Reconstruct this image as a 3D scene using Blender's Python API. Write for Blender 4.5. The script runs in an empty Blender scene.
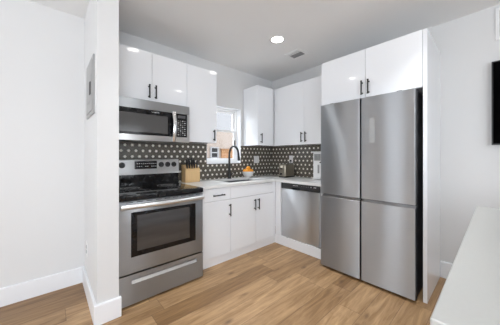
import bpy, bmesh, math, random
from mathutils import Vector, Matrix
random.seed(4)
S = bpy.context.scene
COL = S.collection
PI = math.pi

# ------------------------------------------------------------------ camera
cam_d = bpy.data.cameras.new('camera')
cam_d.sensor_width = 36.0
cam_d.lens = 222.612 * 36.0 / 500.0
cam_d.shift_y = -5.56 / 500.0
cam_d.clip_start = 0.03
cam = bpy.data.objects.new('camera', cam_d)
COL.objects.link(cam)
cam.location = (-3.002, -2.745, 1.234)
cam.rotation_euler = (PI / 2, 0, 0.838 - PI / 2)
S.camera = cam

# ------------------------------------------------------------------ world, daylight and fill lights, exposure
w = bpy.data.worlds.new('world')
S.world = w
w.use_nodes = True
wn = w.node_tree.nodes['Background']
wn.inputs['Color'].default_value = (0.93, 0.96, 1.0, 1)
wn.inputs['Strength'].default_value = 3.0
S.view_settings.view_transform = 'Standard'
S.view_settings.look = 'None'
S.view_settings.gamma = 1.0
S.view_settings.use_curve_mapping = False
S.view_settings.exposure = 0.36


def area(name, loc, rot, sx, sy, power, color=(1, 1, 1)):
    d = bpy.data.lights.new(name, 'AREA')
    d.shape = 'RECTANGLE'
    d.size, d.size_y = sx, sy
    d.energy = power
    d.color = color
    o = bpy.data.objects.new(name, d)
    o.location = loc
    o.rotation_euler = rot
    COL.objects.link(o)
    return o


DAY = (0.90, 0.97, 1.08)
# added fill light in made-up, unseen window openings behind and left of the camera
area('fill_light_front', (-1.7, -5.30, 1.45), (PI / 2 + 0.28, 0, 0), 1.7, 1.4, 2, DAY)
area('fill_light_patio', (-4.3, -5.30, 1.25), (PI / 2 + 0.28, 0, 0), 1.9, 2.0, 42, DAY)
area('fill_light_side', (-5.80, -3.3, 1.45), (PI / 2 + 0.28, 0, -PI / 2), 1.7, 1.4, 16, DAY)
area('fill_light_side_small', (-5.80, -0.95, 1.45), (PI / 2 + 0.28, 0, -PI / 2), 0.95, 1.4, 8, DAY)  # added for an upright bright band on the fridge door
# sky light falling through the gap between the houses onto the sink window
area('daylight_sink_window', (-1.05, 0.85, 2.75), (PI / 2 - 0.85, 0, PI), 1.4, 0.9, 70, DAY)


# ------------------------------------------------------------------ materials
def mat(name, color=(0.8, 0.8, 0.8), rough=0.5, metal=0.0, spec=0.5, noise=0.0, nscale=20.0,
        nstretch=(1, 1, 1), bump=0.0, bscale=80.0, bstretch=None, coat=0.0, emit=None, estr=0.0,
        rnoise=0.0, trans=0.0, aniso=0.0):
    m = bpy.data.materials.new(name)
    m.use_nodes = True
    nt = m.node_tree
    b = nt.nodes['Principled BSDF']
    b.inputs['Base Color'].default_value = (*color, 1)
    b.inputs['Roughness'].default_value = rough
    b.inputs['Metallic'].default_value = metal
    b.inputs['Specular IOR Level'].default_value = spec
    b.inputs['Coat Weight'].default_value = coat
    b.inputs['Coat Roughness'].default_value = 0.03
    b.inputs['Transmission Weight'].default_value = trans
    if aniso > 0:                       # horizontal brushing: highlights stretch upright
        b.inputs['Anisotropic'].default_value = aniso
        cv = nt.nodes.new('ShaderNodeCombineXYZ')
        cv.inputs['Z'].default_value = 1.0
        nt.links.new(cv.outputs[0], b.inputs['Tangent'])
    if emit:
        b.inputs['Emission Color'].default_value = (*emit, 1)
        b.inputs['Emission Strength'].default_value = estr
    tc = nt.nodes.new('ShaderNodeTexCoord')

    def noise_node(scale, stretch):
        mp = nt.nodes.new('ShaderNodeMapping')
        mp.inputs['Scale'].default_value = stretch
        nt.links.new(tc.outputs['Object'], mp.inputs['Vector'])
        n = nt.nodes.new('ShaderNodeTexNoise')
        n.inputs['Scale'].default_value = scale
        n.inputs['Detail'].default_value = 3
        nt.links.new(mp.outputs[0], n.inputs['Vector'])
        return n
    if noise > 0 or rnoise > 0:
        n = noise_node(nscale, nstretch)
    if noise > 0:
        mx = nt.nodes.new('ShaderNodeMix')
        mx.data_type = 'RGBA'
        mx.inputs['A'].default_value = (*[c * (1 - noise) for c in color], 1)
        mx.inputs['B'].default_value = (*[min(1, c * (1 + noise)) for c in color], 1)
        nt.links.new(n.outputs['Fac'], mx.inputs['Factor'])
        nt.links.new(mx.outputs['Result'], b.inputs['Base Color'])
    if rnoise > 0:
        mr = nt.nodes.new('ShaderNodeMapRange')
        mr.inputs['To Min'].default_value = max(0, rough - rnoise)
        mr.inputs['To Max'].default_value = rough + rnoise
        nt.links.new(n.outputs['Fac'], mr.inputs['Value'])
        nt.links.new(mr.outputs[0], b.inputs['Roughness'])
    if bump > 0:
        n2 = noise_node(bscale, bstretch or (1, 1, 1))
        bp = nt.nodes.new('ShaderNodeBump')
        bp.inputs['Strength'].default_value = bump
        bp.inputs['Distance'].default_value = 0.002
        nt.links.new(n2.outputs['Fac'], bp.inputs['Height'])
        nt.links.new(bp.outputs[0], b.inputs['Normal'])
    return m


class NG:
    """tiny math-node builder"""
    def __init__(s, nt): s.nt = nt

    def m(s, op, a, b=None, c=None):
        n = s.nt.nodes.new('ShaderNodeMath')
        n.operation = op
        for i, v in enumerate((a, b, c)):
            if v is None: continue
            if isinstance(v, (int, float)): n.inputs[i].default_value = v
            else: s.nt.links.new(v, n.inputs[i])
        return n.outputs[0]

    def mix(s, f, a, b):
        n = s.nt.nodes.new('ShaderNodeMix')
        n.data_type = 'RGBA'
        for k, v in (('Factor', f), ('A', a), ('B', b)):
            if isinstance(v, tuple): n.inputs[k].default_value = (*v, 1)
            elif isinstance(v, (int, float)): n.inputs[k].default_value = v
            else: s.nt.links.new(v, n.inputs[k])
        return n.outputs['Result']


def tile_mat(name, axis, h0):
    """dark hexagon cement tile with a pale six-point star in every hexagon"""
    m = bpy.data.materials.new(name)
    m.use_nodes = True
    nt = m.node_tree
    b = nt.nodes['Principled BSDF']
    g = NG(nt)
    tc = nt.nodes.new('ShaderNodeTexCoord')
    sp = nt.nodes.new('ShaderNodeSeparateXYZ')
    nt.links.new(tc.outputs['Object'], sp.inputs[0])
    h = sp.outputs[axis]
    s = 0.0748
    u = g.m('DIVIDE', g.m('SUBTRACT', h, h0), s)
    v = g.m('DIVIDE', g.m('SUBTRACT', sp.outputs['Z'], 1.304), s * 1.7320508)

    def cell(du, dv):
        uu = g.m('SUBTRACT', g.m('FRACT', g.m('ADD', u, du + 100)), 0.5)
        vv = g.m('MULTIPLY', g.m('SUBTRACT', g.m('FRACT', g.m('ADD', v, dv + 100)), 0.5), 1.7320508)
        d = g.m('SQRT', g.m('ADD', g.m('MULTIPLY', uu, uu), g.m('MULTIPLY', vv, vv)))
        ang = g.m('ARCTAN2', vv, uu)
        return d, ang
    d1, a1 = cell(0.5, 0.5)
    d2, a2 = cell(0.0, 0.0)
    first = g.m('LESS_THAN', d1, d2)
    d = g.m('MINIMUM', d1, d2)
    ang = g.m('ADD', g.m('MULTIPLY', a1, first), g.m('MULTIPLY', a2, g.m('SUBTRACT', 1.0, first)))
    c6 = g.m('COSINE', g.m('MULTIPLY', ang, 6.0))
    star = g.m('LESS_THAN', d, g.m('ADD', 0.20, g.m('MULTIPLY', c6, 0.045)))
    # hexagon outline
    k = PI / 3
    hexr = g.m('MULTIPLY', d, g.m('COSINE', g.m('SUBTRACT', g.m('MODULO', g.m('ADD', ang, 4 * PI + k / 2), k), k / 2)))
    line = g.m('GREATER_THAN', hexr, 0.475)
    ring = g.m('LESS_THAN', g.m('ABSOLUTE', g.m('SUBTRACT', d, g.m('ADD', 0.33, g.m('MULTIPLY', c6, -0.05)))), 0.016)
    n = nt.nodes.new('ShaderNodeTexNoise')
    n.inputs['Scale'].default_value = 14
    nt.links.new(tc.outputs['Object'], n.inputs['Vector'])
    base = g.mix(n.outputs['Fac'], (0.060, 0.050, 0.038), (0.098, 0.083, 0.064))
    c1 = g.mix(g.m('MULTIPLY', line, 0.6), base, (0.30, 0.27, 0.22))
    c2 = g.mix(g.m('MULTIPLY', ring, 0.6), c1, (0.42, 0.38, 0.30))
    c3 = g.mix(star, c2, (0.93, 0.90, 0.81))
    nt.links.new(c3, b.inputs['Base Color'])
    b.inputs['Roughness'].default_value = 0.3
    return m


def floor_mat():
    m = bpy.data.materials.new('oak_plank_floor')
    m.use_nodes = True
    nt = m.node_tree
    b = nt.nodes['Principled BSDF']
    g = NG(nt)
    tc = nt.nodes.new('ShaderNodeTexCoord')
    sp = nt.nodes.new('ShaderNodeSeparateXYZ')
    nt.links.new(tc.outputs['Object'], sp.inputs[0])
    W, L = 0.182, 1.22
    yy = g.m('DIVIDE', g.m('ADD', sp.outputs['Y'], 20.05), W)
    row = g.m('FLOOR', yy)
    fy = g.m('FRACT', yy)
    wn_ = nt.nodes.new('ShaderNodeTexWhiteNoise')
    wn_.noise_dimensions = '1D'
    nt.links.new(row, wn_.inputs['W'])
    xx = g.m('ADD', g.m('DIVIDE', g.m('ADD', sp.outputs['X'], 20.0), L), g.m('MULTIPLY', wn_.outputs['Value'], 7.0))
    colm = g.m('FLOOR', xx)
    fx = g.m('FRACT', xx)
    wn2 = nt.nodes.new('ShaderNodeTexWhiteNoise')
    wn2.noise_dimensions = '2D'
    cb = nt.nodes.new('ShaderNodeCombineXYZ')
    nt.links.new(row, cb.inputs[0]); nt.links.new(colm, cb.inputs[1])
    nt.links.new(cb.outputs[0], wn2.inputs['Vector'])
    rnd = wn2.outputs['Value']
    # grain stretched along the plank, shifted for each plank
    cg = nt.nodes.new('ShaderNodeCombineXYZ')
    nt.links.new(g.m('ADD', g.m('MULTIPLY', sp.outputs['X'], 1.6), g.m('MULTIPLY', rnd, 37.0)), cg.inputs[0])
    nt.links.new(g.m('ADD', g.m('MULTIPLY', sp.outputs['Y'], 15.0), g.m('MULTIPLY', rnd, 91.0)), cg.inputs[1])
    n1 = nt.nodes.new('ShaderNodeTexNoise')
    n1.inputs['Scale'].default_value = 1.4
    n1.inputs['Detail'].default_value = 6
    n1.inputs['Roughness'].default_value = 0.65
    n1.inputs['Distortion'].default_value = 0.9
    nt.links.new(cg.outputs[0], n1.inputs['Vector'])
    n2 = nt.nodes.new('ShaderNodeTexNoise')
    n2.inputs['Scale'].default_value = 6
    n2.inputs['Detail'].default_value = 4
    nt.links.new(cg.outputs[0], n2.inputs['Vector'])
    # a few knots
    ck = nt.nodes.new('ShaderNodeCombineXYZ')
    nt.links.new(g.m('MULTIPLY', sp.outputs['X'], 1.1), ck.inputs[0])
    nt.links.new(g.m('MULTIPLY', sp.outputs['Y'], 2.4), ck.inputs[1])
    vo = nt.nodes.new('ShaderNodeTexVoronoi')
    vo.inputs['Scale'].default_value = 2.1
    nt.links.new(ck.outputs[0], vo.inputs['Vector'])
    kn = nt.nodes.new('ShaderNodeMapRange')
    kn.inputs['From Min'].default_value = 0.02
    kn.inputs['From Max'].default_value = 0.14
    kn.inputs['To Min'].default_value = 0.8
    kn.inputs['To Max'].default_value = 0.0
    nt.links.new(vo.outputs['Distance'], kn.inputs['Value'])
    r1 = nt.nodes.new('ShaderNodeMapRange')
    r1.inputs['From Min'].default_value = 0.33
    r1.inputs['From Max'].default_value = 0.68
    nt.links.new(n1.outputs['Fac'], r1.inputs['Value'])
    ca = g.mix(rnd, (0.325, 0.186, 0.08), (0.65, 0.425, 0.228))
    cd = g.mix(rnd, (0.15, 0.076, 0.028), (0.325, 0.185, 0.08))
    c = g.mix(r1.outputs[0], cd, ca)
    c = g.mix(g.m('MULTIPLY', g.m('SUBTRACT', n2.outputs['Fac'], 0.35), 0.45), c, (0.22, 0.115, 0.05))
    c = g.mix(kn.outputs[0], c, (0.12, 0.062, 0.03))
    e1 = g.m('LESS_THAN', g.m('MINIMUM', fy, g.m('SUBTRACT', 1.0, fy)), 0.011)
    e2 = g.m('LESS_THAN', g.m('MINIMUM', fx, g.m('SUBTRACT', 1.0, fx)), 0.0017)
    c = g.mix(g.m('MULTIPLY', g.m('MAXIMUM', e1, e2), 0.6), c, (0.10, 0.055, 0.03))
    nt.links.new(c, b.inputs['Base Color'])
    b.inputs['Roughness'].default_value = 0.42
    return m


def glass_mat():
    m = bpy.data.materials.new('clear_glass')
    m.use_nodes = True
    nt = m.node_tree
    nt.nodes.remove(nt.nodes['Principled BSDF'])
    out = nt.nodes['Material Output']
    t = nt.nodes.new('ShaderNodeBsdfTransparent')
    t.inputs[0].default_value = (0.95, 0.96, 0.96, 1)
    gl = nt.nodes.new('ShaderNodeBsdfGlossy')
    gl.inputs['Roughness'].default_value = 0.02
    mx = nt.nodes.new('ShaderNodeMixShader')
    mx.inputs[0].default_value = 0.05
    nt.links.new(t.outputs[0], mx.inputs[1])
    nt.links.new(gl.outputs[0], mx.inputs[2])
    nt.links.new(mx.outputs[0], out.inputs[0])
    return m


M = {}
M['wall'] = mat('white_wall_paint', (0.74, 0.74, 0.737), 0.6, noise=0.01, nscale=3, bump=0.05, bscale=180)
M['ceiling'] = mat('flat_ceiling_paint', (0.87, 0.87, 0.865), 0.85, noise=0.012, nscale=3, bump=0.05, bscale=150)
M['trim'] = mat('white_trim_paint', (0.86, 0.87, 0.89), 0.35, noise=0.008, nscale=5)
M['gloss'] = mat('white_high_gloss_lacquer', (0.87, 0.885, 0.91), 0.06, spec=0.5, noise=0.006, nscale=2)
M['carcass'] = mat('white_melamine', (0.78, 0.78, 0.78), 0.4, noise=0.01)
M['quartz'] = mat('white_quartz', (0.76, 0.755, 0.74), 0.28, noise=0.05, nscale=160)
M['quartz2'] = mat('warm_white_quartz', (0.49, 0.49, 0.47), 0.3, noise=0.035, nscale=120)
M['steel'] = mat('brushed_steel', (0.48, 0.503, 0.53), 0.37, 1.0, noise=0.05, nscale=14, nstretch=(1, 1, 40), aniso=1.0)
M['steel3'] = mat('brushed_steel_range', (0.42, 0.445, 0.475), 0.36, 1.0, noise=0.05, nscale=14, nstretch=(1, 1, 40), aniso=1.0)
M['steel2'] = mat('brushed_steel_bright', (0.66, 0.675, 0.69), 0.34, 1.0, noise=0.04, nscale=14, nstretch=(1, 1, 40), aniso=1.0)
M['chrome'] = mat('polished_steel_bar', (0.78, 0.78, 0.78), 0.18, 1.0, noise=0.02, nscale=20)
M['bar'] = mat('satin_steel_bar', (0.74, 0.75, 0.76), 0.32, 1.0, noise=0.02, nscale=20)
M['sinksteel'] = mat('satin_sink_steel', (0.30, 0.30, 0.305), 0.35, 1.0, noise=0.05, nscale=30)
M['breaker'] = mat('light_grey_enamel', (0.38, 0.38, 0.375), 0.4, noise=0.02)
M['black'] = mat('matte_black_metal', (0.014, 0.014, 0.014), 0.38, noise=0.1)
M['dark'] = mat('charcoal_enamel', (0.085, 0.085, 0.09), 0.35, noise=0.1, nscale=40)
M['bglass'] = mat('black_ceramic_glass', (0.008, 0.008, 0.009), 0.06, spec=0.3, noise=0.1)
M['oglass'] = mat('tinted_oven_glass', (0.045, 0.045, 0.047), 0.08, spec=0.9, noise=0.3, nscale=3, nstretch=(0.5, 1, 7), bump=0.5, bscale=4, bstretch=(0.4, 1, 5))
M['mglass'] = mat('microwave_door_mesh_glass', (0.075, 0.073, 0.072), 0.12, spec=0.7, noise=0.1, nscale=300)
M['plastic'] = mat('black_plastic', (0.02, 0.02, 0.021), 0.3, noise=0.1)
M['print'] = mat('pale_grey_print', (0.62, 0.62, 0.62), 0.5, noise=0.02)
M['dimprint'] = mat('dim_grey_print', (0.20, 0.20, 0.20), 0.5, noise=0.02)
M['wplastic'] = mat('white_plastic', (0.87, 0.87, 0.865), 0.3, noise=0.01)
M['gplastic'] = mat('grey_plastic', (0.34, 0.34, 0.34), 0.35, noise=0.03)
M['ceramic'] = mat('white_glazed_ceramic', (0.80, 0.79, 0.77), 0.12, noise=0.01)
M['orange'] = mat('orange_peel', (0.95, 0.37, 0.025), 0.42, noise=0.15, nscale=8, bump=0.3, bscale=160)
M['bamboo'] = mat('pale_wood_block', (0.70, 0.47, 0.23), 0.45, noise=0.14, nscale=14, nstretch=(6, 6, 0.6))
M['toaster'] = mat('brushed_bronze_steel', (0.42, 0.38, 0.31), 0.28, 1.0, noise=0.08, nscale=20, nstretch=(1, 1, 12))
M['panelgrey'] = mat('grey_enamelled_steel', (0.36, 0.36, 0.355), 0.35, 0.2, noise=0.02)
M['screen'] = mat('black_screen', (0.002, 0.002, 0.0022), 0.6, spec=0.0, noise=0.05)
M['lens'] = mat('lit_lamp_lens', (1, 1, 1), 0.4, emit=(1.0, 0.97, 0.92), estr=13.0, noise=0.001)
M['stucco'] = mat('pink_stucco', (0.29, 0.24, 0.208), 0.9, noise=0.05, nscale=6, bump=0.3, bscale=60)
M['siding'] = mat('pale_siding', (0.275, 0.275, 0.288), 0.8, noise=0.02, nscale=2)
M['tan'] = mat('tan_timber_board', (0.29, 0.15, 0.07), 0.7, noise=0.12, nscale=8, nstretch=(1, 1, 6))
M['ground'] = mat('pale_gravel', (0.42, 0.40, 0.37), 0.95, noise=0.2, nscale=30)
M['glass'] = glass_mat()
M['tileX'] = tile_mat('star_tile_back', 'X', -2.425)
M['tileY'] = tile_mat('star_tile_right', 'Y', -0.46)
M['floor'] = floor_mat()


# ------------------------------------------------------------------ mesh helpers
def merge(dst, src):
    me = bpy.data.meshes.new('tmp')
    src.to_mesh(me)
    dst.from_mesh(me)
    bpy.data.meshes.remove(me)
    src.free()


def B(x0, x1, y0, y1, z0, z1, bev=0.0, seg=2, bm=None, rot=None, pivot=None):
    """box between two corners, bevelled"""
    b = bmesh.new()
    bmesh.ops.create_cube(b, size=1.0)
    for v in b.verts:
        v.co = Vector(((x0 + x1) / 2 + v.co.x * (x1 - x0), (y0 + y1) / 2 + v.co.y * (y1 - y0), (z0 + z1) / 2 + v.co.z * (z1 - z0)))
    if bev > 0:
        bmesh.ops.bevel(b, geom=list(b.edges), offset=bev, segments=seg, affect='EDGES', profile=0.5)
    if rot:
        bmesh.ops.rotate(b, verts=b.verts, cent=pivot, matrix=rot)
    if bm is None: return b
    merge(bm, b)
    return bm


def tube(pts, r, seg=12, bm=None, cap=True):
    """swept round tube; r a number or one per point"""
    b = bm or bmesh.new()
    pts = [Vector(p) for p in pts]
    n = len(pts)
    rs = r if isinstance(r, (list, tuple)) else [r] * n
    prev = None
    rings = []
    for i, p in enumerate(pts):
        t = (pts[min(i + 1, n - 1)] - pts[max(i - 1, 0)]).normalized()
        if prev is None:
            up = Vector((0, 0, 1)) if abs(t.z) < 0.9 else Vector((1, 0, 0))
            nx = t.cross(up).normalized()
        else:
            nx = (prev - t * prev.dot(t)).normalized()
        prev = nx
        ny = t.cross(nx)
        rings.append([b.verts.new(p + nx * math.cos(2 * PI * k / seg) * rs[i] + ny * math.sin(2 * PI * k / seg) * rs[i]) for k in range(seg)])
    for a, c in zip(rings, rings[1:]):
        for k in range(seg):
            b.faces.new((a[k], a[(k + 1) % seg], c[(k + 1) % seg], c[k]))
    if cap:
        b.faces.new(rings[0][::-1])
        b.faces.new(rings[-1])
    bmesh.ops.recalc_face_normals(b, faces=b.faces)
    return b


def lathe(prof, c, seg=32, bm=None):
    b = bm or bmesh.new()
    rings = []
    for r, z in prof:
        if r < 1e-6:
            rings.append([b.verts.new((c[0], c[1], c[2] + z))])
        else:
            rings.append([b.verts.new((c[0] + r * math.cos(2 * PI * k / seg), c[1] + r * math.sin(2 * PI * k / seg), c[2] + z)) for k in range(seg)])
    for a, d in zip(rings, rings[1:]):
        for k in range(seg):
            q = (k + 1) % seg
            if len(a) == 1 and len(d) == 1: continue
            if len(a) == 1: b.faces.new((a[0], d[k], d[q]))
            elif len(d) == 1: b.faces.new((a[k], a[q], d[0]))
            else: b.faces.new((a[k], a[q], d[q], d[k]))
    bmesh.ops.recalc_face_normals(b, faces=b.faces)
    return b


def cyl(c, axis, r, length, seg=24, bm=None, bev=0.0):
    """cylinder starting at c, running along axis"""
    a = Vector(axis).normalized()
    c = Vector(c)
    if bev > 0:
        return tube([c, c + a * 1e-5, c + a * (length - bev), c + a * length], [r, r, r, r - bev], seg, bm)
    return tube([c, c + a * length], r, seg, bm)


def prism(poly, axis, a0, a1, bm=None, bev=0.0):
    """polygon extruded along 'x', 'y' or 'z'"""
    b = bmesh.new()

    def P(p, a):
        return {'x': (a, p[0], p[1]), 'y': (p[0], a, p[1]), 'z': (p[0], p[1], a)}[axis]
    lo = [b.verts.new(P(p, a0)) for p in poly]
    hi = [b.verts.new(P(p, a1)) for p in poly]
    n = len(poly)
    b.faces.new(lo); b.faces.new(hi)
    for i in range(n):
        b.faces.new((lo[i], lo[(i + 1) % n], hi[(i + 1) % n], hi[i]))
    bmesh.ops.recalc_face_normals(b, faces=b.faces)
    if bev > 0:
        bmesh.ops.bevel(b, geom=list(b.edges), offset=bev, segments=2, affect='EDGES', profile=0.5)
    if bm is None: return b
    merge(bm, b)
    return bm


def cells(us, vs, keep, axis, a0, a1):
    """slab with holes: grid cells us x vs where keep(uc, vc); axis = thickness axis"""
    b = bmesh.new()
    cache = {}

    def V(u, v, a):
        k = (round(u, 5), round(v, 5), a)
        if k not in cache:
            cache[k] = b.verts.new({'x': (a, u, v), 'y': (u, a, v), 'z': (u, v, a)}[axis])
        return cache[k]
    nu, nv = len(us) - 1, len(vs) - 1
    K = [[keep((us[i] + us[i + 1]) / 2, (vs[j] + vs[j + 1]) / 2) for j in range(nv)] for i in range(nu)]
    for i in range(nu):
        for j in range(nv):
            if not K[i][j]: continue
            u0, u1, v0, v1 = us[i], us[i + 1], vs[j], vs[j + 1]
            for a in (a0, a1):
                b.faces.new((V(u0, v0, a), V(u1, v0, a), V(u1, v1, a), V(u0, v1, a)))
            for (di, dj, p, q) in ((-1, 0, (u0, v0), (u0, v1)), (1, 0, (u1, v0), (u1, v1)), (0, -1, (u0, v0), (u1, v0)), (0, 1, (u0, v1), (u1, v1))):
                ii, jj = i + di, j + dj
                if 0 <= ii < nu and 0 <= jj < nv and K[ii][jj]: continue
                b.faces.new((V(*p, a0), V(*q, a0), V(*q, a1), V(*p, a1)))
    bmesh.ops.recalc_face_normals(b, faces=b.faces)
    return b


def root_of(o):
    while o.parent: o = o.parent
    return o


def obj(name, bm, m, parent=None, smooth=False, loc=None):
    """link a bmesh given in world coordinates as ONE mesh object"""
    off = Vector((0, 0, 0))
    if parent is not None: off = root_of(parent).location
    elif loc is not None: off = Vector(loc)
    if off.length > 0:
        bmesh.ops.translate(bm, verts=bm.verts, vec=-off)
    me = bpy.data.meshes.new(name)
    bm.to_mesh(me)
    bm.free()
    me.materials.append(M[m])
    if smooth:
        me.polygons.foreach_set('use_smooth', [True] * len(me.polygons))
        if smooth != 'all':
            me.set_sharp_from_angle(angle=math.radians(35))
    o = bpy.data.objects.new(name, me)
    COL.objects.link(o)
    if parent is not None: o.parent = parent
    elif loc is not None: o.location = off
    return o


def thing(name, label, cat, loc, group=None):
    o = bpy.data.objects.new(name, None)
    o.empty_display_size = 0.1
    COL.objects.link(o)
    o.location = loc
    tag(o, label, cat, group)
    return o


def tag(o, label, cat, group=None):
    o['label'] = label
    o['category'] = cat
    if group: o['group'] = group
    return o


def struct(name, bm, m, parent=None, smooth=False):
    o = obj(name, bm, m, parent, smooth)
    if parent is None: o['kind'] = 'structure'
    return o


def text_bm(s, size, origin, right, up):
    """flat lettering: origin = left end of the baseline"""
    cu = bpy.data.curves.new('lettering', 'FONT')
    cu.body = s
    cu.size = size
    cu.extrude = 0.0004
    t = bpy.data.objects.new('lettering', cu)
    COL.objects.link(t)
    dg = bpy.context.evaluated_depsgraph_get()
    me = bpy.data.meshes.new_from_object(t.evaluated_get(dg))
    b = bmesh.new()
    b.from_mesh(me)
    r, u = Vector(right), Vector(up)
    n = r.cross(u)
    for v in b.verts:
        v.co = Vector(origin) + r * v.co.x + u * v.co.y + n * v.co.z
    bpy.data.objects.remove(t)
    bpy.data.meshes.remove(me)
    return b


def pull(face, p0, p1, parent, out, name='handle'):
    """black bar pull on a door: p0-p1 ends of the bar on the face; out = outward normal"""
    p0, p1, out = Vector(p0), Vector(p1), Vector(out)
    ax = (p1 - p0).normalized()
    L = (p1 - p0).length
    a, b_ = p0 + out * 0.030, p1 + out * 0.030
    bm = bmesh.new()
    tube([a, a + ax * 0.006, a + ax * 0.007, b_ - ax * 0.007, b_ - ax * 0.006, b_], [0.0092, 0.0092, 0.0072, 0.0072, 0.0092, 0.0092], 12, bm)
    for q in (0.13, 0.87):
        s = p0 + ax * (L * q)
        tube([s + out * 0.0005, s + out * 0.004, s + out * 0.0045, s + out * 0.024, s + out * 0.030], [0.008, 0.008, 0.0055, 0.0055, 0.0075], 12, bm)
    return obj(name, bm, 'black', parent, True)


# ------------------------------------------------------------------ setting
H = 2.604
XL, YF = -6.0, -5.5
WX0, WX1, WZ0, WZ1 = -1.36, -0.74, 1.135, 1.99       # kitchen window opening

struct('floor', B(XL - 0.15, 0.15, YF - 0.15, 0.15, -0.12, 0.0), 'floor')
struct('ceiling', B(XL - 0.15, 0.15, YF - 0.15, 0.15, H, H + 0.12), 'ceiling')
struct('wall_back', cells([XL - 0.15, WX0, WX1, 0.15], [0.0, WZ0, WZ1, H],
       lambda x, z: not (WX0 < x < WX1 and WZ0 < z < WZ1), 'y', 0.0, 0.15), 'wall')
struct('wall_right', B(0.0, 0.15, YF - 0.15, 0.0, 0.0, H), 'wall')
FW = [(-2.55, -0.85, 0.70, 2.20), (-5.25, -3.35, 0.20, 2.30)]   # unseen openings added in the wall behind the camera for fill light
struct('wall_front', cells([XL - 0.15, -5.25, -3.35, -2.55, -0.85, 0.0], [0.0, 0.20, 0.70, 2.20, 2.30, H],
       lambda x, z: not any(a < x < b and c < z < d for a, b, c, d in FW), 'y', YF - 0.15, YF), 'wall')
SWS = [(-4.15, -2.45, 0.70, 2.20), (-1.45, -0.45, 0.70, 2.20)]   # unseen openings added in the left wall for fill light
struct('wall_left', cells([YF, -4.15, -2.45, -1.45, -0.45, 0.0], [0.0, 0.70, 2.20, H],
       lambda y, z: not any(a < y < b and c < z < d for a, b, c, d in SWS), 'x', XL - 0.15, XL), 'wall')
struct('wall_partition', B(-2.745, -2.601, -0.777, 0.0, 0.0, H, 0.003), 'wall')


def board(poly, axis, a0, a1):
    return prism(poly, axis, a0, a1, bev=0.0015)


BH = 0.151
struct('baseboard_back', board([(-0.0, 0), (-0.018, 0), (-0.018, BH - 0.006), (-0.012, BH), (0, BH)], 'x', XL, -2.763), 'trim')
bbp = bmesh.new()
merge(bbp, board([(-2.745, 0), (-2.763, 0), (-2.763, BH - 0.006), (-2.757, BH), (-2.745, BH)], 'y', -0.779, 0.0))
merge(bbp, board([(-0.777, 0), (-0.797, 0), (-0.797, BH - 0.006), (-0.791, BH), (-0.777, BH)], 'x', -2.763, -2.588))
struct('baseboard_partition', bbp, 'trim')
struct('baseboard_right', board([(0, 0), (-0.018, 0), (-0.018, 0.158), (-0.012, 0.164), (0, 0.164)], 'y', YF, -2.3535), 'trim')

# kitchen window over the sink: frame, two sashes, glass
win = obj('window_1', cells([WX0, WX0 + 0.03, WX1 - 0.03, WX1], [WZ0, WZ0 + 0.03, WZ1 - 0.03, WZ1],
          lambda x, z: not (WX0 + 0.03 < x < WX1 - 0.03 and WZ0 + 0.03 < z < WZ1 - 0.03), 'y', 0.085, 0.145), 'wplastic')
win['kind'] = 'structure'


def sash(z0, z1, y0, y1, bot):
    a, b = WX0 + 0.03, WX1 - 0.03
    r = 0.032
    s = obj('sash', cells([a, a + r, b - r, b], [z0, z0 + bot, z1 - r, z1],
            lambda x, z: not (a + r < x < b - r and z0 + bot < z < z1 - r), 'y', y0, y1), 'wplastic', win)
    obj('pane', B(a + r, b - r, (y0 + y1) / 2 - 0.002, (y0 + y1) / 2 + 0.002, z0 + bot, z1 - r), 'glass', s)
    return s


for nm, bx in (('jamb_liner', (WX0, WX0 + 0.006, -0.0085, 0.085, WZ0, WZ1)), ('jamb_liner', (WX1 - 0.006, WX1, -0.0085, 0.085, WZ0, WZ1)),
               ('head_liner', (WX0 + 0.006, WX1 - 0.006, -0.0085, 0.085, WZ1 - 0.006, WZ1)), ('sill', (WX0 + 0.006, WX1 - 0.006, -0.012, 0.085, WZ0, WZ0 + 0.012))):
    obj(nm, B(*bx), 'trim', win)  # added liner boards; whiter paint stands in for daylight on the reveal


ls = sash(WZ0 + 0.03, 1.655, 0.09, 0.115, 0.05)
us = sash(1.625, WZ1 - 0.03, 0.116, 0.141, 0.03)
obj('sash_latch', B(-0.792, -0.778, 0.078, 0.092, 1.40, 1.50, 0.003), 'black', win)

# unseen windows added for the fill lights behind the camera (frames and panes)
for n, (a, b, c, d) in enumerate(FW):
    mid = (a + b) / 2
    f = obj('window_%d' % (n + 2), cells([a, a + 0.05, mid - 0.03, mid + 0.03, b - 0.05, b], [c, c + 0.05, d - 0.05, d],
            lambda x, z: not ((a + 0.05 < x < mid - 0.03 or mid + 0.03 < x < b - 0.05) and c + 0.05 < z < d - 0.05), 'y', YF - 0.12, YF - 0.06), 'wplastic')
    f['kind'] = 'structure'
    for p, q in ((a + 0.05, mid - 0.03), (mid + 0.03, b - 0.05)):
        obj('pane', B(p, q, YF - 0.092, YF - 0.088, c + 0.05, d - 0.05), 'glass', f)
for n, (a, b, c, d) in enumerate(SWS):  # more unseen windows, added in the left wall for its fill lights
    mid = (a + b) / 2
    f = obj('window_%d' % (n + 4), cells([a, a + 0.05, mid - 0.03, mid + 0.03, b - 0.05, b], [c, c + 0.05, d - 0.05, d],
            lambda y, z: not ((a + 0.05 < y < mid - 0.03 or mid + 0.03 < y < b - 0.05) and c + 0.05 < z < d - 0.05), 'x', XL - 0.12, XL - 0.06), 'wplastic')
    f['kind'] = 'structure'
    for p, q in ((a + 0.05, mid - 0.03), (mid + 0.03, b - 0.05)):
        obj('pane', B(XL - 0.092, XL - 0.088, p, q, c + 0.05, d - 0.05), 'glass', f)

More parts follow.
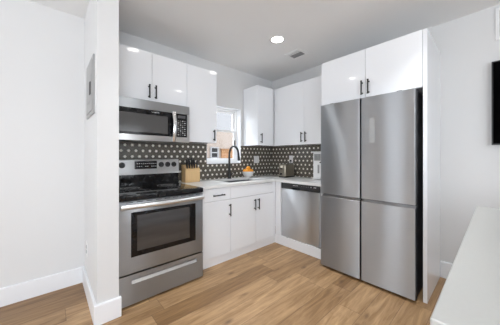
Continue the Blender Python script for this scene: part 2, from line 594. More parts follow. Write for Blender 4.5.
# outside the kitchen window: the house next door
g = obj('ground', B(-8, 9, 0.2, 9, -0.45, -0.3), 'ground'); g['kind'] = 'structure'
nh = thing('house', 'pink stucco house next door seen through the sink window', 'house', (2.0, 3.0, -0.3))
obj('wall', B(-3.0, 7.0, 3.0, 3.3, -0.3, 2.04), 'stucco', nh)
sid = bmesh.new()
for k in range(6):
    z = 2.04 + k * 0.16
    prism([(3.03, z), (3.006, z), (3.010, z + 0.16), (3.03, z + 0.16)], 'x', -3.0, 7.0, sid)
B(-3.0, 7.0, 3.03, 3.3, 2.04, 2.04 + 6 * 0.16, bm=sid)
obj('siding', sid, 'siding', nh)
hw = obj('window', cells([0.56, 0.60, 0.805, 0.845], [1.19, 1.23, 1.35, 1.38, 1.50, 1.54],
         lambda x, z: not (0.60 < x < 0.805 and (1.23 < z < 1.35 or 1.38 < z < 1.50)), 'y', 2.96, 3.0), 'siding', nh)
for z in (1.23, 1.38):
    obj('pane', B(0.60, 0.805, 2.985, 2.995, z, z + 0.12), 'bglass', hw)
sh = obj('shutter', B(0.95, 1.39, 2.95, 3.0, 1.19, 1.46, 0.004), 'tan', nh)
obj('ledge', B(0.92, 1.42, 2.92, 3.0, 1.46, 1.485, 0.004), 'tan', nh)

# ------------------------------------------------------------------ ceiling fittings
LIGHTS = [
    (-1.03, -1.03, 'round recessed downlight in the ceiling beside the air vent'),
    (-2.21, -1.05, 'round recessed downlight above the range, mirrored in the cabinet over the microwave'),
    (-1.0, -2.38, 'round recessed downlight in front of the fridge'),
    (-2.2, -2.38, 'round recessed downlight above the near end of the island'),
]
for x, y, lb in LIGHTS:
    t = thing('downlight', lb, 'ceiling light', (x, y, H), 'recessed downlights')
    obj('trim_ring', lathe([(0.065, -0.001), (0.067, -0.006), (0.084, -0.004), (0.090, 0.0), (0.065, 0.0), (0.065, -0.001)], (x, y, H), 40), 'wplastic', t, True)
    ld = bpy.data.lights.new('downlight_beam', 'AREA')
    ld.shape = 'DISK'
    ld.size = 0.125
    ld.energy = 2.1
    ld.spread = math.radians(76)
    ld.color = (0.95, 0.98, 1.0)
    lo = bpy.data.objects.new('downlight_beam', ld)
    lo.location = (0, 0, -0.008)
    lo.parent = t
    COL.objects.link(lo)
    obj('lens', lathe([(0.0, -0.003), (0.065, -0.003), (0.065, -0.0005), (0.0, -0.0005)], (x, y, H), 40), 'lens', t)

t = thing('air_vent', 'small white slatted air vent in the ceiling next to the downlight', 'vent', (-0.56, -0.955, H))
vx0, vx1, vy0, vy1 = -0.665, -0.455, -1.075, -0.835
obj('frame', cells([vx0, vx0 + 0.03, vx1 - 0.03, vx1], [vy0, vy0 + 0.03, vy1 - 0.03, vy1],
    lambda x, y: not (vx0 + 0.03 < x < vx1 - 0.03 and vy0 + 0.03 < y < vy1 - 0.03), 'z', H - 0.008, H), 'wplastic', t)
obj('duct', B(vx0 + 0.03, vx1 - 0.03, vy0 + 0.03, vy1 - 0.03, H - 0.0025, H - 0.0005), 'gplastic', t)
for k in range(6):
    x = vx0 + 0.042 + k * 0.0245
    obj('slat', B(x, x + 0.0035, vy0 + 0.03, vy1 - 0.03, H - 0.011, H - 0.003), 'wplastic' if k < 2 else 'gplastic', t)

# ------------------------------------------------------------------ backsplash tile
BZ0, BZ1 = 0.9145, 1.411
o = struct('backsplash', cells([-2.6, WX0, WX1, -0.0085], [BZ0, WZ0, BZ1],
           lambda x, z: not (WX0 < x < WX1 and z > WZ0), 'y', -0.008, 0.0), 'tileX')
tag(o, 'dark star-patterned tile backsplash running behind the range and sink', 'backsplash')
o = struct('backsplash', B(-0.008, 0.0, -1.404, -0.0, BZ0, BZ1), 'tileY')
tag(o, 'dark star-patterned tile backsplash behind the toaster and coffee maker', 'backsplash')

# ------------------------------------------------------------------ wall cabinets
UB, UT, UD = 1.411, 2.317, 0.345
g3 = 0.0015


def carcass(x0, x1, y0, y1, z0, z1, t, nm='body'):
    return obj(nm, B(x0, x1, y0, y1, z0, z1, 0.001, 1), 'gloss', t)


def ydoor(x0, x1, yf, z0, z1, t, nm='door'):      # door facing -y, front face at yf
    return obj(nm, B(x0 + g3, x1 - g3, yf, yf + 0.019, z0 + g3, z1 - g3, 0.0015), 'gloss', t)


def xdoor(y0, y1, xf, z0, z1, t, nm='door'):      # door facing -x
    return obj(nm, B(xf, xf + 0.019, y0 + g3, y1 - g3, z0 + g3, z1 - g3, 0.0015), 'gloss', t)


SX0, SX1 = -2.597, -1.835        # range and microwave
YU = -UD
t = thing('wall_cabinet', 'white gloss two-door wall cabinet above the microwave', 'cabinet', (-2.215, 0, 1.798), 'white wall cabinets')
carcass(SX0, -1.823, YU + 0.021, -0.001, 1.798, UT, t)
for x0, x1, hx in ((SX0, -2.211, -2.243), (-2.211, -1.823, -2.178)):
    dd = ydoor(x0, x1, YU, 1.798, UT, t)
    pull(None, (hx, YU, 1.838), (hx, YU, 1.975), dd, (0, -1, 0))
t = thing('wall_cabinet', 'tall white gloss single-door wall cabinet between microwave and window', 'cabinet', (-1.62, 0, UB), 'white wall cabinets')
carcass(-1.822, -1.415, YU + 0.021, -0.009, UB, UT, t)
dd = ydoor(-1.822, -1.415, YU, UB, UT, t)
pull(None, (-1.462, YU, 1.435), (-1.462, YU, 1.575), dd, (0, -1, 0))
t = thing('wall_cabinet', 'white gloss corner wall cabinet right of the window', 'cabinet', (-0.34, 0, UB), 'white wall cabinets')
carcass(-0.684, -0.010, YU + 0.021, -0.009, UB, UT, t)
dd = ydoor(-0.684, -0.3405, YU, UB, UT, t)
pull(None, (-0.622, YU, 1.445), (-0.622, YU, 1.590), dd, (0, -1, 0))
XU = -0.319
t = thing('wall_cabinet', 'white gloss two-door wall cabinet above the toaster and coffee maker', 'cabinet', (0, -0.86, UB), 'white wall cabinets')
carcass(XU + 0.021, -0.009, -1.377, YU - 0.001, UB, UT, t)
obj('filler_strip', B(XU, XU + 0.019, -0.398, YU - 0.001, UB, UT, 0.0015), 'gloss', t)
for y0, y1, hy in ((-0.908, -0.398, -0.876), (-1.377, -0.908, -0.942)):
    dd = xdoor(y0, y1, XU, UB, UT, t)
    pull(None, (XU, hy, 1.447), (XU, hy, 1.588), dd, (-1, 0, 0))
XF = -0.654
t = thing('wall_cabinet', 'deep white gloss two-door cabinet over the fridge', 'cabinet', (0, -1.85, 1.829), 'white wall cabinets')
carcass(XF + 0.021, -0.001, -2.3215, -1.378, 1.829, UT, t)
for y0, y1, hy in ((-1.861, -1.378, -1.832), (-2.3215, -1.861, -1.894)):
    dd = xdoor(y0, y1, XF, 1.829, UT, t)
    pull(None, (XF, hy, 1.858), (XF, hy, 1.998), dd, (-1, 0, 0))
o = obj('end_panel', B(-0.646, -0.001, -2.352, -2.3225, 0.0, UT, 0.0015), 'gloss', loc=(-0.32, -2.337, 0))
tag(o, 'tall white gloss end panel standing right of the fridge', 'panel')

# ------------------------------------------------------------------ base cabinets
YB, XB = -0.605, -0.583
CT = 0.88


def base_body(x0, x1, t):
    obj('body', B(x0, x1, YB + 0.021, -0.009, 0.10, CT - 0.001, 0.001, 1), 'gloss', t)
    obj('toe_kick', B(x0, x1, YB + 0.012, YB + 0.028, 0.0, 0.0995), 'trim', t)


t = thing('base_cabinet', 'white gloss base cabinet with one drawer over one door, beside the range', 'cabinet', (-1.60, 0, 0))
base_body(-1.832, -1.388, t)
obj('filler_strip', B(-1.832, -1.752, YB, YB + 0.019, 0.10, CT - 0.002, 0.001), 'gloss', t)
dr = obj('drawer', B(-1.75, -1.3895, YB, YB + 0.019, 0.733, CT - 0.006, 0.0015), 'gloss', t)
pull(None, (-1.645, YB, 0.797), (-1.492, YB, 0.797), dr, (0, -1, 0))
dd = ydoor(-1.752, -1.387, YB, 0.10, 0.730, t)
pull(None, (-1.408, YB, 0.533), (-1.408, YB, 0.677), dd, (0, -1, 0))
t = thing('base_cabinet', 'white gloss two-door sink base cabinet with plain false front', 'cabinet', (-0.99, 0, 0))
obj('body', cells([-1.387, -1.36, -0.66, -0.622], [YB + 0.021, -0.55, -0.09, -0.009],
    lambda x, y: not (-1.36 < x < -0.66 and -0.55 < y < -0.09), 'z', 0.10, CT - 0.001), 'gloss', t)
obj('floor_panel', B(-1.36, -0.66, -0.55, -0.09, 0.10, 0.118), 'carcass', t)
obj('toe_kick', B(-1.387, -0.5795, YB + 0.012, YB + 0.028, 0.0, 0.0995), 'trim', t)
obj('false_front', B(-1.3855, -0.6235, YB, YB + 0.019, 0.733, CT - 0.006, 0.0015), 'gloss', t)
for x0, x1, hx in ((-1.387, -0.968, -1.000), (-0.968, -0.622, -0.934)):
    dd = ydoor(x0, x1, YB, 0.10, 0.730, t)
    pull(None, (hx, YB, 0.540), (hx, YB, 0.683), dd, (0, -1, 0))
t = thing('corner_base_unit', 'white corner filler beside the dishwasher with white toe board under it', 'cabinet', (-0.5, -0.65, 0))
obj('filler_panel', B(XB, XB + 0.02, -0.699, YB - 0.002, 0.123, CT - 0.001, 0.001), 'gloss', t)
obj('return_panel', B(-0.620, XB - 0.001, YB + 0.0, YB + 0.019, 0.10, CT - 0.001, 0.001), 'gloss', t)
obj('side_panel', B(-0.560, -0.009, -0.699, -0.681, 0.0, CT - 0.001, 0.001), 'carcass', t)
obj('toe_kick', B(XB + 0.004, XB + 0.018, -1.404, YB + 0.028, 0.0, 0.1225), 'trim', t)
obj('end_filler', B(XB + 0.03, -0.009, -1.404, -1.306, 0.124, CT - 0.001, 0.001), 'gloss', t)

# worktop, one L-shaped slab with the sink cut out
CO = 0.616
ZT = 0.914
SKX0, SKX1, SKY0, SKY1 = -1.33, -0.69, -0.50, -0.13
o = obj('worktop', cells([-1.832, SKX0, SKX1, -0.604, -0.0005], [-1.404, -CO, SKY0, SKY1, -0.0005],
        lambda x, y: (y > -CO or x > -0.604) and not (SKX0 < x < SKX1 and SKY0 < y < SKY1), 'z', CT, ZT), 'quartz')
bv = o.modifiers.new('edge', 'BEVEL'); bv.width = 0.003; bv.segments = 2; bv.limit_method = 'ANGLE'
tag(o, 'L-shaped white quartz worktop over the base cabinets and dishwasher', 'worktop')

# sink
t = thing('sink', 'stainless undermount sink basin in the worktop below the window', 'sink', (-1.01, -0.315, 0.70))
sk = cells([SKX0 - 0.012, SKX0, SKX1, SKX1 + 0.012], [SKY0 - 0.012, SKY0, SKY1, SKY1 + 0.012],
           lambda x, y: not (SKX0 < x < SKX1 and SKY0 < y < SKY1), 'z', 0.70, CT - 0.0005)
B(SKX0 - 0.012, SKX1 + 0.012, SKY0 - 0.012, SKY1 + 0.012, 0.69, 0.7, bm=sk)
obj('basin', sk, 'sinksteel', t)
obj('drain', lathe([(0, 0.002), (0.028, 0.002), (0.032, 0.006), (0.042, 0.004), (0.044, 0.0)], (-1.01, -0.30, 0.7), 24), 'chrome', t, True)

# faucet
FX, FY = -1.020, -0.085
t = thing('faucet', 'matte black gooseneck pull-down faucet behind the sink', 'faucet', (FX, FY, ZT))
obj('base', lathe([(0, 0), (0.030, 0), (0.030, 0.008), (0.027, 0.014), (0.0205, 0.12), (0.0145, 0.20), (0, 0.20)], (FX, FY, ZT), 24), 'black', t, True)
R = 0.106
zc = ZT + 0.355
pts = [(FX, FY, ZT + 0.19), (FX, FY, ZT + 0.27), (FX, FY, zc)]
for k in range(1, 15):
    a = PI * k / 14 * 0.95
    pts.append((FX, FY - R + R * math.cos(a), zc + R * math.sin(a) * 1.12))
ex, ey, ez = pts[-1]
obj('neck', tube(pts, 0.0145, 14), 'black', t, True)
hd = tube([(ex, ey, ez + 0.004), (ex, ey - 0.004, ez - 0.03), (ex, ey - 0.012, ez - 0.09), (ex, ey - 0.014, ez - 0.105)], [0.0150, 0.0160, 0.0205, 0.0190], 16)
obj('spray_head', hd, 'black', t, True)
lv = bmesh.new()
tube([(FX + 0.012, FY, ZT + 0.06), (FX + 0.045, FY, ZT + 0.06)], 0.013, 14, lv)
tube([(FX + 0.036, FY, ZT + 0.062), (FX + 0.075, FY - 0.012, ZT + 0.085), (FX + 0.105, FY - 0.02, ZT + 0.088)], [0.007, 0.006, 0.005], 10, lv)
obj('lever', lv, 'black', t, True)

# ------------------------------------------------------------------ range
YR = -0.730
t = thing('range', 'stainless steel electric range with black glass cooktop and oven', 'range', (-2.216, -0.36, 0))
obj('body', B(SX0, SX1, -0.686, -0.03, 0.035, 0.872, 0.002), 'dark', t)
ck = obj('cooktop', B(SX0, SX1, -0.738, -0.1515, 0.874, 0.921, 0.006, 3), 'bglass', t, True)


def annulus(cx, cy, z, r0, r1, seg=48):
    return lathe([(r0, 0), (r1, 0), (r1, 0.0004), (r0, 0.0004), (r0, 0)], (cx, cy, z), seg)


for cx_, cy_, r in ((-2.40, -0.53, 0.115), (-2.03, -0.53, 0.085), (-2.40, -0.275, 0.085), (-2.03, -0.275, 0.10)):
    br = annulus(cx_, cy_, 0.921, r - 0.003, r)
    merge(br, annulus(cx_, cy_, 0.921, r * 0.6 - 0.0015, r * 0.6))
    obj('burner_ring', br, 'dimprint', ck)
# back guard
bg = obj('back_guard', prism([(-0.031, 0.874), (-0.150, 0.874), (-0.146, 1.044), (-0.125, 1.044), (-0.125, 1.205), (-0.031, 1.205)], 'x', SX0, SX1, bev=0.002), 'bglass', t)
cp = obj('control_panel', prism([(-0.1255, 1.045), (-0.162, 1.045), (-0.157, 1.064), (-0.147, 1.200), (-0.141, 1.208), (-0.032, 1.208), (-0.032, 1.2055), (-0.1255, 1.2055)], 'x', SX0, SX1), 'steel2', t)
ds = obj('display', B(-2.328, -2.095, -0.1585, -0.1485, 1.103, 1.189, 0.002), 'bglass', cp)
random.seed(3)
for zr in (1.128, 1.158):
    for k in range(10):
        if zr == 1.128 and k in (3, 6): continue
        x = -2.308 + k * 0.0215
        obj('button_mark', B(x, x + 0.012, -0.1593, -0.1580, zr, zr + 0.007), 'print', ds)
for kx in (-2.53, -2.448, -2.046, -1.971, -1.897):
    kb = bmesh.new()
    tube([(kx, -0.149, 1.147), (kx, -0.1585, 1.1475), (kx, -0.159, 1.1475), (kx, -0.178, 1.149), (kx, -0.182, 1.149)], [0.030, 0.030, 0.0245, 0.022, 0.019], 28, kb)
    B(kx - 0.005, kx + 0.005, -0.188, -0.180, 1.127, 1.171, 0.002, bm=kb)
    obj('knob', kb, 'plastic', cp, True)
# oven door
od = obj('oven_door', B(SX0 + 0.002, SX1 - 0.002, YR, -0.687, 0.271, 0.868, 0.006, 3), 'steel3', t, True)
ow = obj('door_window', B(-2.505, -1.920, YR - 0.003, YR + 0.004, 0.405, 0.774, 0.002), 'bglass', od)
obj('inner_pane', B(-2.459, -1.985, YR - 0.0042, YR - 0.002, 0.448, 0.747, 0.0005), 'oglass', ow)
for k in range(9):
    x = -2.54 + k * 0.078
    obj('vent_slot', B(x, x + 0.050, YR - 0.0008, YR + 0.004, 0.856, 0.862), 'black', od)
hb = bmesh.new()
pth = []
x0, x1 = SX0 + 0.012, SX1 - 0.012
for k in range(25):
    f_ = k / 24
    pth.append((x0 + (x1 - x0) * f_, YR - 0.032 - 0.022 * math.sin(PI * f_), 0.829))
tube(pth, 0.0195, 16, hb)
for x in (x0 + 0.016, x1 - 0.016):
    B(x - 0.015, x + 0.015, YR - 0.036, YR + 0.002, 0.815, 0.843, 0.005, bm=hb)
obj('handle', hb, 'bar', od, True)
# storage drawer with recessed pull
dw = obj('drawer', cells([SX0 + 0.002, -2.500, -1.905, SX1 - 0.002], [0.018, 0.183, 0.218, 0.261],
         lambda x, z: not (-2.500 < x < -1.905 and 0.183 < z < 0.218), 'y', YR, -0.687), 'steel3', t)
rc = bmesh.new()
prism([(YR + 0.0005, 0.183), (YR + 0.030, 0.183), (YR + 0.030, 0.218), (YR + 0.024, 0.218)], 'x', -2.500, -1.905, rc)
obj('recessed_pull', rc, 'chrome', dw)
for x in (SX0 + 0.05, SX1 - 0.05):
    for y in (-0.64, -0.08):
        obj('foot', cyl((x, y, 0.0), (0, 0, 1), 0.018, 0.036, 16), 'plastic', t)

# ------------------------------------------------------------------ microwave
YM = -0.432
t = thing('microwave', 'stainless over-the-range microwave with black glass door, mounted above the range', 'microwave', (-2.216, 0, 1.392))
obj('case', B(SX0, SX1, -0.395, -0.009, 1.392, 1.796, 0.002), 'dark', t)
obj('top_grille', B(SX0, SX1, YM, -0.396, 1.703, 1.795, 0.003), 'steel', t)
obj('lower_rail', B(SX0, SX1, YM, -0.396, 1.393, 1.450, 0.003), 'steel2', t)
obj('side_rail', B(-1.862, SX1, YM, -0.396, 1.4505, 1.7025, 0.001), 'steel2', t)
dd = obj('door', B(SX0, -1.992, YM - 0.001, -0.396, 1.4505, 1.7025, 0.002), 'bglass', t)
obj('door_window', B(-2.560, -2.082, YM - 0.003, YM, 1.475, 1.655, 0.001), 'mglass', dd)
lt = text_bm('SAMSUNG', 0.0165, (-2.245, YM - 0.0035, 1.678), (1, 0, 0), (0, 0, 1))
obj('brand_lettering', lt, 'print', dd)
kp = obj('keypad', B(-1.991, -1.8625, YM - 0.001, -0.396, 1.4505, 1.7025, 0.002), 'bglass', t)
obj('clock_display', B(-1.972, -1.885, YM - 0.0022, YM - 0.0008, 1.655, 1.685), 'dark', kp)
for r in range(8):
    for q in range(4):
        x = -1.972 + q * 0.0245
        z = 1.470 + r * 0.0215
        obj('key', B(x, x + 0.0145, YM - 0.0022, YM - 0.0008, z, z + 0.008), 'dimprint' if (r + q) % 3 else 'print', kp)
hb = bmesh.new()
pth = []
for k in range(21):
    f_ = k / 20
    pth.append((-2.020, YM - 0.012 - 0.035 * math.sin(PI * f_), 1.400 + 0.312 * f_))
tube(pth, [0.013] * 21, 14, hb)
for v in hb.verts:
    v.co.x = -2.020 + (v.co.x + 2.020) * 1.6
for z in (1.406, 1.706):
    B(-2.034, -2.006, YM - 0.016, YM, z - 0.010, z + 0.010, 0.004, bm=hb)
obj('handle', hb, 'chrome', dd, True)
obj('underside_lamp_cover', B(-2.40, -2.03, -0.36, -0.20, 1.390, 1.3919), 'gplastic', t)

# ------------------------------------------------------------------ dishwasher
XD = -0.568
t = thing('dishwasher', 'stainless dishwasher with black control strip under the worktop', 'dishwasher', (-0.3, -1.0, 0))
DY0, DY1 = -1.300, -0.703
obj('tub', B(XD + 0.045, -0.02, DY0 + 0.004, DY1 - 0.004, 0.124, CT - 0.004), 'dark', t)
dd = obj('door', B(XD, XD + 0.044, DY0, DY1, 0.124, 0.793, 0.006, 3), 'steel2', t, True)
cs = obj('control_strip', B(XD - 0.004, XD + 0.044, DY0, DY1, 0.795, 0.8785, 0.006, 3), 'plastic', t, True)
lt = text_bm('SAMSUNG', 0.0185, (XD - 0.0045, -0.905, 0.846), (0, -1, 0), (0, 0, 1))
obj('brand_lettering', lt, 'print', cs)
for k, y in enumerate((-1.04, -1.065, -1.09, -1.115, -1.14, -1.18, -1.225, -1.245)):
    obj('indicator', B(XD - 0.0052, XD - 0.0038, y - 0.012, y, 0.845, 0.852 + (0.006 if k > 4 else 0)), 'dimprint' if k < 5 else 'print', cs)
obj('pull_recess', B(XD - 0.0048, XD - 0.0038, -1.02, -0.895, 0.799, 0.822), 'bglass', cs)
for y in (DY0 + 0.05, DY1 - 0.05):
    obj('foot', cyl((-0.50, y, 0.0), (0, 0, 1), 0.015, 0.107, 12), 'plastic', t)

# ------------------------------------------------------------------ fridge
XR = -0.725
FY0, FY1, FYM = -2.285, -1.409, -1.842
FZ0, FZ1, FZS = 0.026, 1.812, 0.823
t = thing('fridge', 'large four-door stainless steel fridge', 'fridge', (-0.39, -1.854, 0))
obj('cabinet', B(XR + 0.075, -0.06, FY0 + 0.004, FY1 - 0.004, FZ0, FZ1 - 0.004, 0.004), 'dark', t)
obj('center_gap', B(XR + 0.045, XR + 0.0745, FY0 + 0.02, FY1 - 0.02, FZ0 + 0.01, FZ1 - 0.01), 'black', t)


def fdoor(y0, y1, z0, z1):
    """door with rounded vertical front edges"""
    r = 0.005
    poly = [(XR + 0.070, y0), (XR + 0.070, y1)]
    for k in range(7):
        a = PI / 2 * k / 6
        poly.append((XR + r - r * math.sin(a), y1 - r + r * math.cos(a)))
    for k in range(7):
        a = PI / 2 * k / 6
        poly.append((XR + r - r * math.cos(a), y0 + r - r * math.sin(a)))
    return obj('door', prism(poly, 'z', z0, z1), 'steel', t, True)


gy = 0.0065
ul = fdoor(FYM + gy, FY1, FZS + 0.004, FZ1)
ur = fdoor(FY0, FYM - gy, FZS + 0.004, FZ1)
for y0, y1 in ((FYM + gy, FY1), (FY0, FYM - gy)):
    lo = fdoor(y0, y1, FZ0, FZS - 0.028)
    # bevelled finger grip along the top of the lower door
    obj('finger_grip', prism([(XR + 0.069, FZS - 0.0275), (XR + 0.002, FZS - 0.0275), (XR + 0.030, FZS - 0.004), (XR + 0.069, FZS - 0.004)], 'y', y0, y1), 'chrome', lo)
for y0, y1, d_ in ((FY0, FY0 + 0.009, ur), ):
    obj('edge_strip', B(XR + 0.02, XR + 0.069, y0 - 0.002, y0, FZS + 0.006, FZ1 - 0.002), 'dark', d_)
dp = obj('display', B(XR - 0.0012, XR + 0.002, -1.972, -1.926, 1.372, 1.604, 0.0005), 'panelgrey', ur)
for k in range(6):
    obj('icon', B(XR - 0.0018, XR - 0.0010, -1.955, -1.943, 1.388 + k * 0.022, 1.397 + k * 0.022), 'gplastic', dp)
for y in (FYM + 0.3, FYM - 0.3):
    obj('hinge_cover', B(XR + 0.03, XR + 0.14, y - 0.04 if y < FYM else y - 0.0, y + 0.0 if y < FYM else y + 0.04, FZ1 - 0.004, FZ1 + 0.012, 0.003), 'dark', t)
for y in (FY0 + 0.08, FY1 - 0.08):
    for x in (XR + 0.12, -0.14):
        obj('foot', cyl((x, y, 0), (0, 0, 1), 0.022, FZ0 + 0.001, 16), 'plastic', t)

# ------------------------------------------------------------------ on the worktop
# knife block: low front, high back, knives standing out of the slanted top
KX0, KX1 = -1.752, -1.552
t = thing('knife_block', 'pale wooden knife block standing beside the range', 'knife block', (-1.65, -0.105, ZT))
obj('block', prism([(-0.165, ZT), (-0.165, ZT + 0.168), (-0.075, ZT + 0.222), (-0.045, ZT + 0.222), (-0.045, ZT)], 'x', KX0, KX1, bev=0.004), 'bamboo', t)
kn = 0
slots = [(q, 0) for q in range(5)] + [(q, 1) for q in range(4)]
for q, row in slots:
    x = KX0 + 0.030 + q * 0.034 + row * 0.014
    y = -0.145 + row * 0.045
    zb = ZT + 0.168 + (y + 0.165) / 0.09 * 0.054
    up = Vector((-0.14, -0.28, 1)).normalized()
    p = Vector((x, y, zb - 0.004))
    L = 0.092 + 0.012 * ((q * 7 + row * 3) % 3)
    bm = bmesh.new()
    side = up.cross(Vector((1, 0, 0))).normalized()
    tube([p, p + up * 0.014, p + up * 0.016, p + up * (L * 0.5), p + up * (L * 0.85) + side * 0.002, p + up * L + side * 0.004], [0.007, 0.007, 0.0095, 0.0085, 0.010, 0.007], 10, bm)
    k_ = thing('knife', 'one of the black-handled knives standing in the pale wooden block', 'knife', p, 'knives in the knife block')
    obj('handle', bm, 'plastic', k_, True)
    bl = bmesh.new()
    tube([p - up * 0.012, p + up * 0.003], 0.006, 8, bl)
    obj('bolster', bl, 'chrome', k_, True)

# bowl of oranges
BX, BY = -0.668, -0.105
t = thing('bowl', 'small white bowl of oranges standing between faucet and outlet', 'bowl', (BX, BY, ZT))
obj('shell', lathe([(0, 0), (0.045, 0), (0.048, 0.004), (0.070, 0.022), (0.086, 0.055), (0.095, 0.090), (0.0925, 0.092), (0.090, 0.090), (0.081, 0.055), (0.062, 0.026), (0.03, 0.012), (0, 0.010)], (BX, BY, ZT), 40), 'ceramic', t, True)
ors = [(-0.041, -0.029, 0.098, 'orange at the left front of the white bowl'), (0.029, -0.041, 0.098, 'orange at the right front of the white bowl'),
       (-0.029, 0.041, 0.098, 'orange at the left back of the white bowl'), (0.041, 0.029, 0.098, 'orange at the right back of the white bowl'),
       (0.0, -0.006, 0.143, 'topmost orange on the pile in the white bowl')]
for dx, dy, dz, lb in ors:
    c = Vector((BX + dx, BY + dy, ZT + dz))
    r = 0.036
    b_ = bmesh.new()
    bmesh.ops.create_uvsphere(b_, u_segments=24, v_segments=14, radius=r)
    for v in b_.verts:
        v.co.z *= 0.95
        if v.co.z > r * 0.88: v.co.z -= 0.0015
        v.co += c
    o_ = thing('orange', lb, 'fruit', c - Vector((0, 0, r * 0.95)), 'oranges in the bowl')
    obj('fruit', b_, 'orange', o_, 'all')
    obj('stem_end', cyl(c + Vector((0, 0, r * 0.91)), (0, 0, 1), 0.003, 0.0025, 8), 'tan', o_)

# toaster
t = thing('toaster', 'bronze steel two-slot toaster in the worktop corner', 'toaster', (-0.19, -0.497, ZT))
tx0, tx1, ty0, ty1 = -0.318, -0.060, -0.560, -0.432
obj('shell', B(tx0 + 0.012, tx1 - 0.012, ty0, ty1, ZT + 0.014, ZT + 0.205, 0.022, 4), 'toaster', t, True)
obj('base', B(tx0 + 0.004, tx1 - 0.004, ty0 + 0.004, ty1 - 0.004, ZT, ZT + 0.018, 0.004), 'plastic', t)
for x0, x1 in ((tx0, tx0 + 0.014), (tx1 - 0.014, tx1)):
    obj('end_cap', B(x0, x1, ty0 + 0.012, ty1 - 0.012, ZT + 0.016, ZT + 0.190, 0.006), 'toaster', t, True)
for y in (ty0 + 0.030, ty1 - 0.054):
    obj('slot', B(tx0 + 0.05, tx1 - 0.05, y, y + 0.024, ZT + 0.2045, ZT + 0.2065), 'black', t)
obj('lever', B(tx0 - 0.022, tx0 + 0.001, -0.515, -0.477, ZT + 0.128, ZT + 0.144, 0.004), 'plastic', t)
obj('dial', cyl((tx0 + 0.001, -0.490, ZT + 0.055), (-1, 0, 0), 0.016, 0.014, 20), 'plastic', t, True)
obj('cord', tube([(-0.10, -0.436, ZT + 0.008), (-0.06, -0.415, ZT + 0.008), (-0.035, -0.42, ZT + 0.05), (-0.030, -0.44, ZT + 0.2), (-0.028, -0.445, ZT + 0.246)], 0.0035, 8), 'plastic', t, True)
obj('plug', B(-0.034, -0.0145, -0.459, -0.431, 1.155, 1.185, 0.004), 'plastic', t)

# coffee maker, partly behind the fridge
t = thing('coffee_maker', 'tall white coffee maker standing between the toaster and the fridge', 'coffee maker', (-0.11, -1.04, ZT))
cx0, cx1, cy0, cy1 = -0.185, -0.030, -1.110, -0.972
bd = obj('body', B(cx0, cx1, cy0, cy1, ZT + 0.008, ZT + 0.380, 0.008, 3), 'wplastic', t, True)
obj('lid', B(cx0 - 0.012, cx1, cy0 - 0.004, cy1 + 0.026, ZT + 0.3805, ZT + 0.398, 0.006, 3), 'wplastic', t, True)
pn = obj('control_panel', B(cx0 - 0.003, cx0 + 0.002, -1.090, -0.990, ZT + 0.268, ZT + 0.362, 0.001), 'panelgrey', bd)
obj('dial', cyl((cx0 - 0.002, -1.035, ZT + 0.325), (-1, 0, 0), 0.014, 0.010, 20), 'gplastic', pn, True)
obj('button', cyl((cx0 + 0.001, -1.088, ZT + 0.243), (-1, 0, 0), 0.010, 0.008, 16), 'black', bd, True)
obj('water_window', B(cx0 - 0.0015, cx0 + 0.002, -1.072, -1.044, ZT + 0.09, ZT + 0.21, 0.0005), 'panelgrey', bd)
obj('drip_tray', B(cx0 - 0.035, cx0 + 0.001, cy0 + 0.006, cy1 - 0.006, ZT + 0.006, ZT + 0.030, 0.004), 'wplastic', t)
for y in (cy0 + 0.02, cy1 - 0.02):
    for x in (cx0 + 0.02, cx1 - 0.02):
        obj('foot', cyl((x, y, ZT), (0, 0, 1), 0.011, 0.0085, 12), 'plastic', t)

# ------------------------------------------------------------------ outlets on the tile
def plate(t, n, horiz, c, w2, h2, rockers, mplate='wplastic'):
    """cover plate; n = outward normal axis sign for x or y"""
    x, y, z = c
    if n == 'y':
        pl = obj('cover_plate', B(x - w2, x + w2, y - 0.006, y, z - h2, z + h2, 0.002), mplate, t)
        for dx in rockers:
            obj('socket', B(x + dx - 0.016, x + dx + 0.016, y - 0.0085, y - 0.005, z - 0.033, z + 0.033, 0.002), 'wplastic', pl)
    else:
        pl = obj('cover_plate', B(x - 0.006, x, y - w2, y + w2, z - h2, z + h2, 0.002), mplate, t)
        for dy in rockers:
            obj('socket', B(x - 0.0085, x - 0.005, y + dy - 0.016, y + dy + 0.016, z - 0.033, z + 0.033, 0.002), 'wplastic', pl)


t = thing('outlet', 'double white switch and outlet plate on the tile right of the window', 'outlet', (-0.393, -0.008, 1.19))
plate(t, 'y', True, (-0.393, -0.008, 1.19), 0.058, 0.060, (-0.023, 0.023))
t = thing('outlet', 'white outlet on the tile above the toaster with a black plug in it', 'outlet', (-0.008, -0.445, 1.195))
plate(t, 'x', False, (-0.008, -0.445, 1.195), 0.039, 0.062, (0.0,))
t = thing('outlet', 'white outlet low on the left face of the partition wall', 'outlet', (-2.745, -0.22, 0.39))
pl = obj('cover_plate', B(-2.751, -2.745, -0.262, -0.186, 0.33, 0.45, 0.002), 'wplastic', t)
for z in (0.368, 0.412):
    obj('socket', B(-2.7535, -2.750, -0.241, -0.207, z - 0.016, z + 0.016, 0.002), 'gplastic', pl)

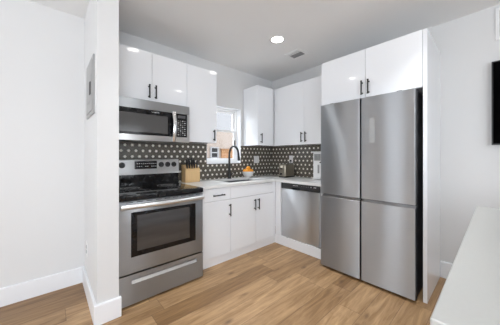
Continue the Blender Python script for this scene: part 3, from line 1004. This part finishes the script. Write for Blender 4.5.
# breaker panel on the partition
t = thing('breaker_panel', 'grey metal electrical panel on the left face of the partition wall', 'electrical panel', (-2.745, -0.485, 1.79))
py0_, py1_, pz0, pz1 = -0.690, -0.285, 1.57, 2.02
obj('frame', cells([py0_, py0_ + 0.03, py1_ - 0.03, py1_], [pz0, pz0 + 0.03, pz1 - 0.03, pz1],
    lambda y, z: not (py0_ + 0.03 < y < py1_ - 0.03 and pz0 + 0.03 < z < pz1 - 0.03), 'x', -2.757, -2.745), 'breaker', t)
dd = obj('door', B(-2.761, -2.7455, py0_ + 0.032, py1_ - 0.032, pz0 + 0.032, pz1 - 0.032, 0.002), 'breaker', t)
lr = obj('latch_recess', B(-2.7625, -2.760, -0.63, -0.40, 1.68, 1.88, 0.0005), 'gplastic', dd)
obj('latch', B(-2.768, -2.761, -0.60, -0.55, 1.73, 1.83, 0.002), 'black', lr)

# ------------------------------------------------------------------ right wall: television and return grille
t = thing('television', 'black flat television mounted on the wall at the right edge', 'television', (-0.03, -3.37, 1.714))
ty0, ty1, tz0, tz1 = -4.03, -2.710, 1.341, 2.087
fr = cells([ty0, ty0 + 0.008, ty1 - 0.008, ty1], [tz0, tz0 + 0.012, tz1 - 0.008, tz1],
           lambda y, z: not (ty0 + 0.008 < y < ty1 - 0.008 and tz0 + 0.012 < z < tz1 - 0.008), 'x', -0.052, -0.026)
obj('bezel', fr, 'plastic', t)
obj('screen', B(-0.050, -0.030, ty0 + 0.0085, ty1 - 0.0085, tz0 + 0.0125, tz1 - 0.0085), 'screen', t)
obj('wall_mount', B(-0.030, 0.0, -3.6, -3.1, 1.55, 1.9), 'black', t)
t = thing('return_grille', 'white slatted air return grille high on the right wall above the television', 'vent', (0, -3.0, 2.43))
gy0, gy1, gz0, gz1 = -3.30, -2.735, 2.285, 2.572
obj('frame', cells([gy0, gy0 + 0.025, gy1 - 0.025, gy1], [gz0, gz0 + 0.025, gz1 - 0.025, gz1],
    lambda y, z: not (gy0 + 0.025 < y < gy1 - 0.025 and gz0 + 0.025 < z < gz1 - 0.025), 'x', -0.010, 0.0), 'wplastic', t)
obj('duct', B(-0.003, -0.0005, gy0 + 0.025, gy1 - 0.025, gz0 + 0.025, gz1 - 0.025), 'dark', t)
for k in range(15):
    z = gz0 + 0.030 + k * 0.0155
    obj('slat', prism([(-0.009, z), (-0.0035, z + 0.006), (-0.0035, z + 0.0075), (-0.009, z + 0.0015)], 'y', gy0 + 0.025, gy1 - 0.025), 'gplastic', t)

# ------------------------------------------------------------------ island
t = thing('island', 'pale quartz-topped kitchen island in the right foreground', 'island', (-1.68, -3.1, 0))
obj('top', B(-2.440, -0.933, -3.56, -2.655, 0.874, 0.914, 0.003), 'quartz2', t)
obj('base', B(-2.16, -0.965, -3.52, -2.700, 0.10, 0.8735, 0.002), 'gloss', t)
obj('plinth', B(-2.12, -0.99, -3.49, -2.74, 0.0, 0.0995), 'trim', t)
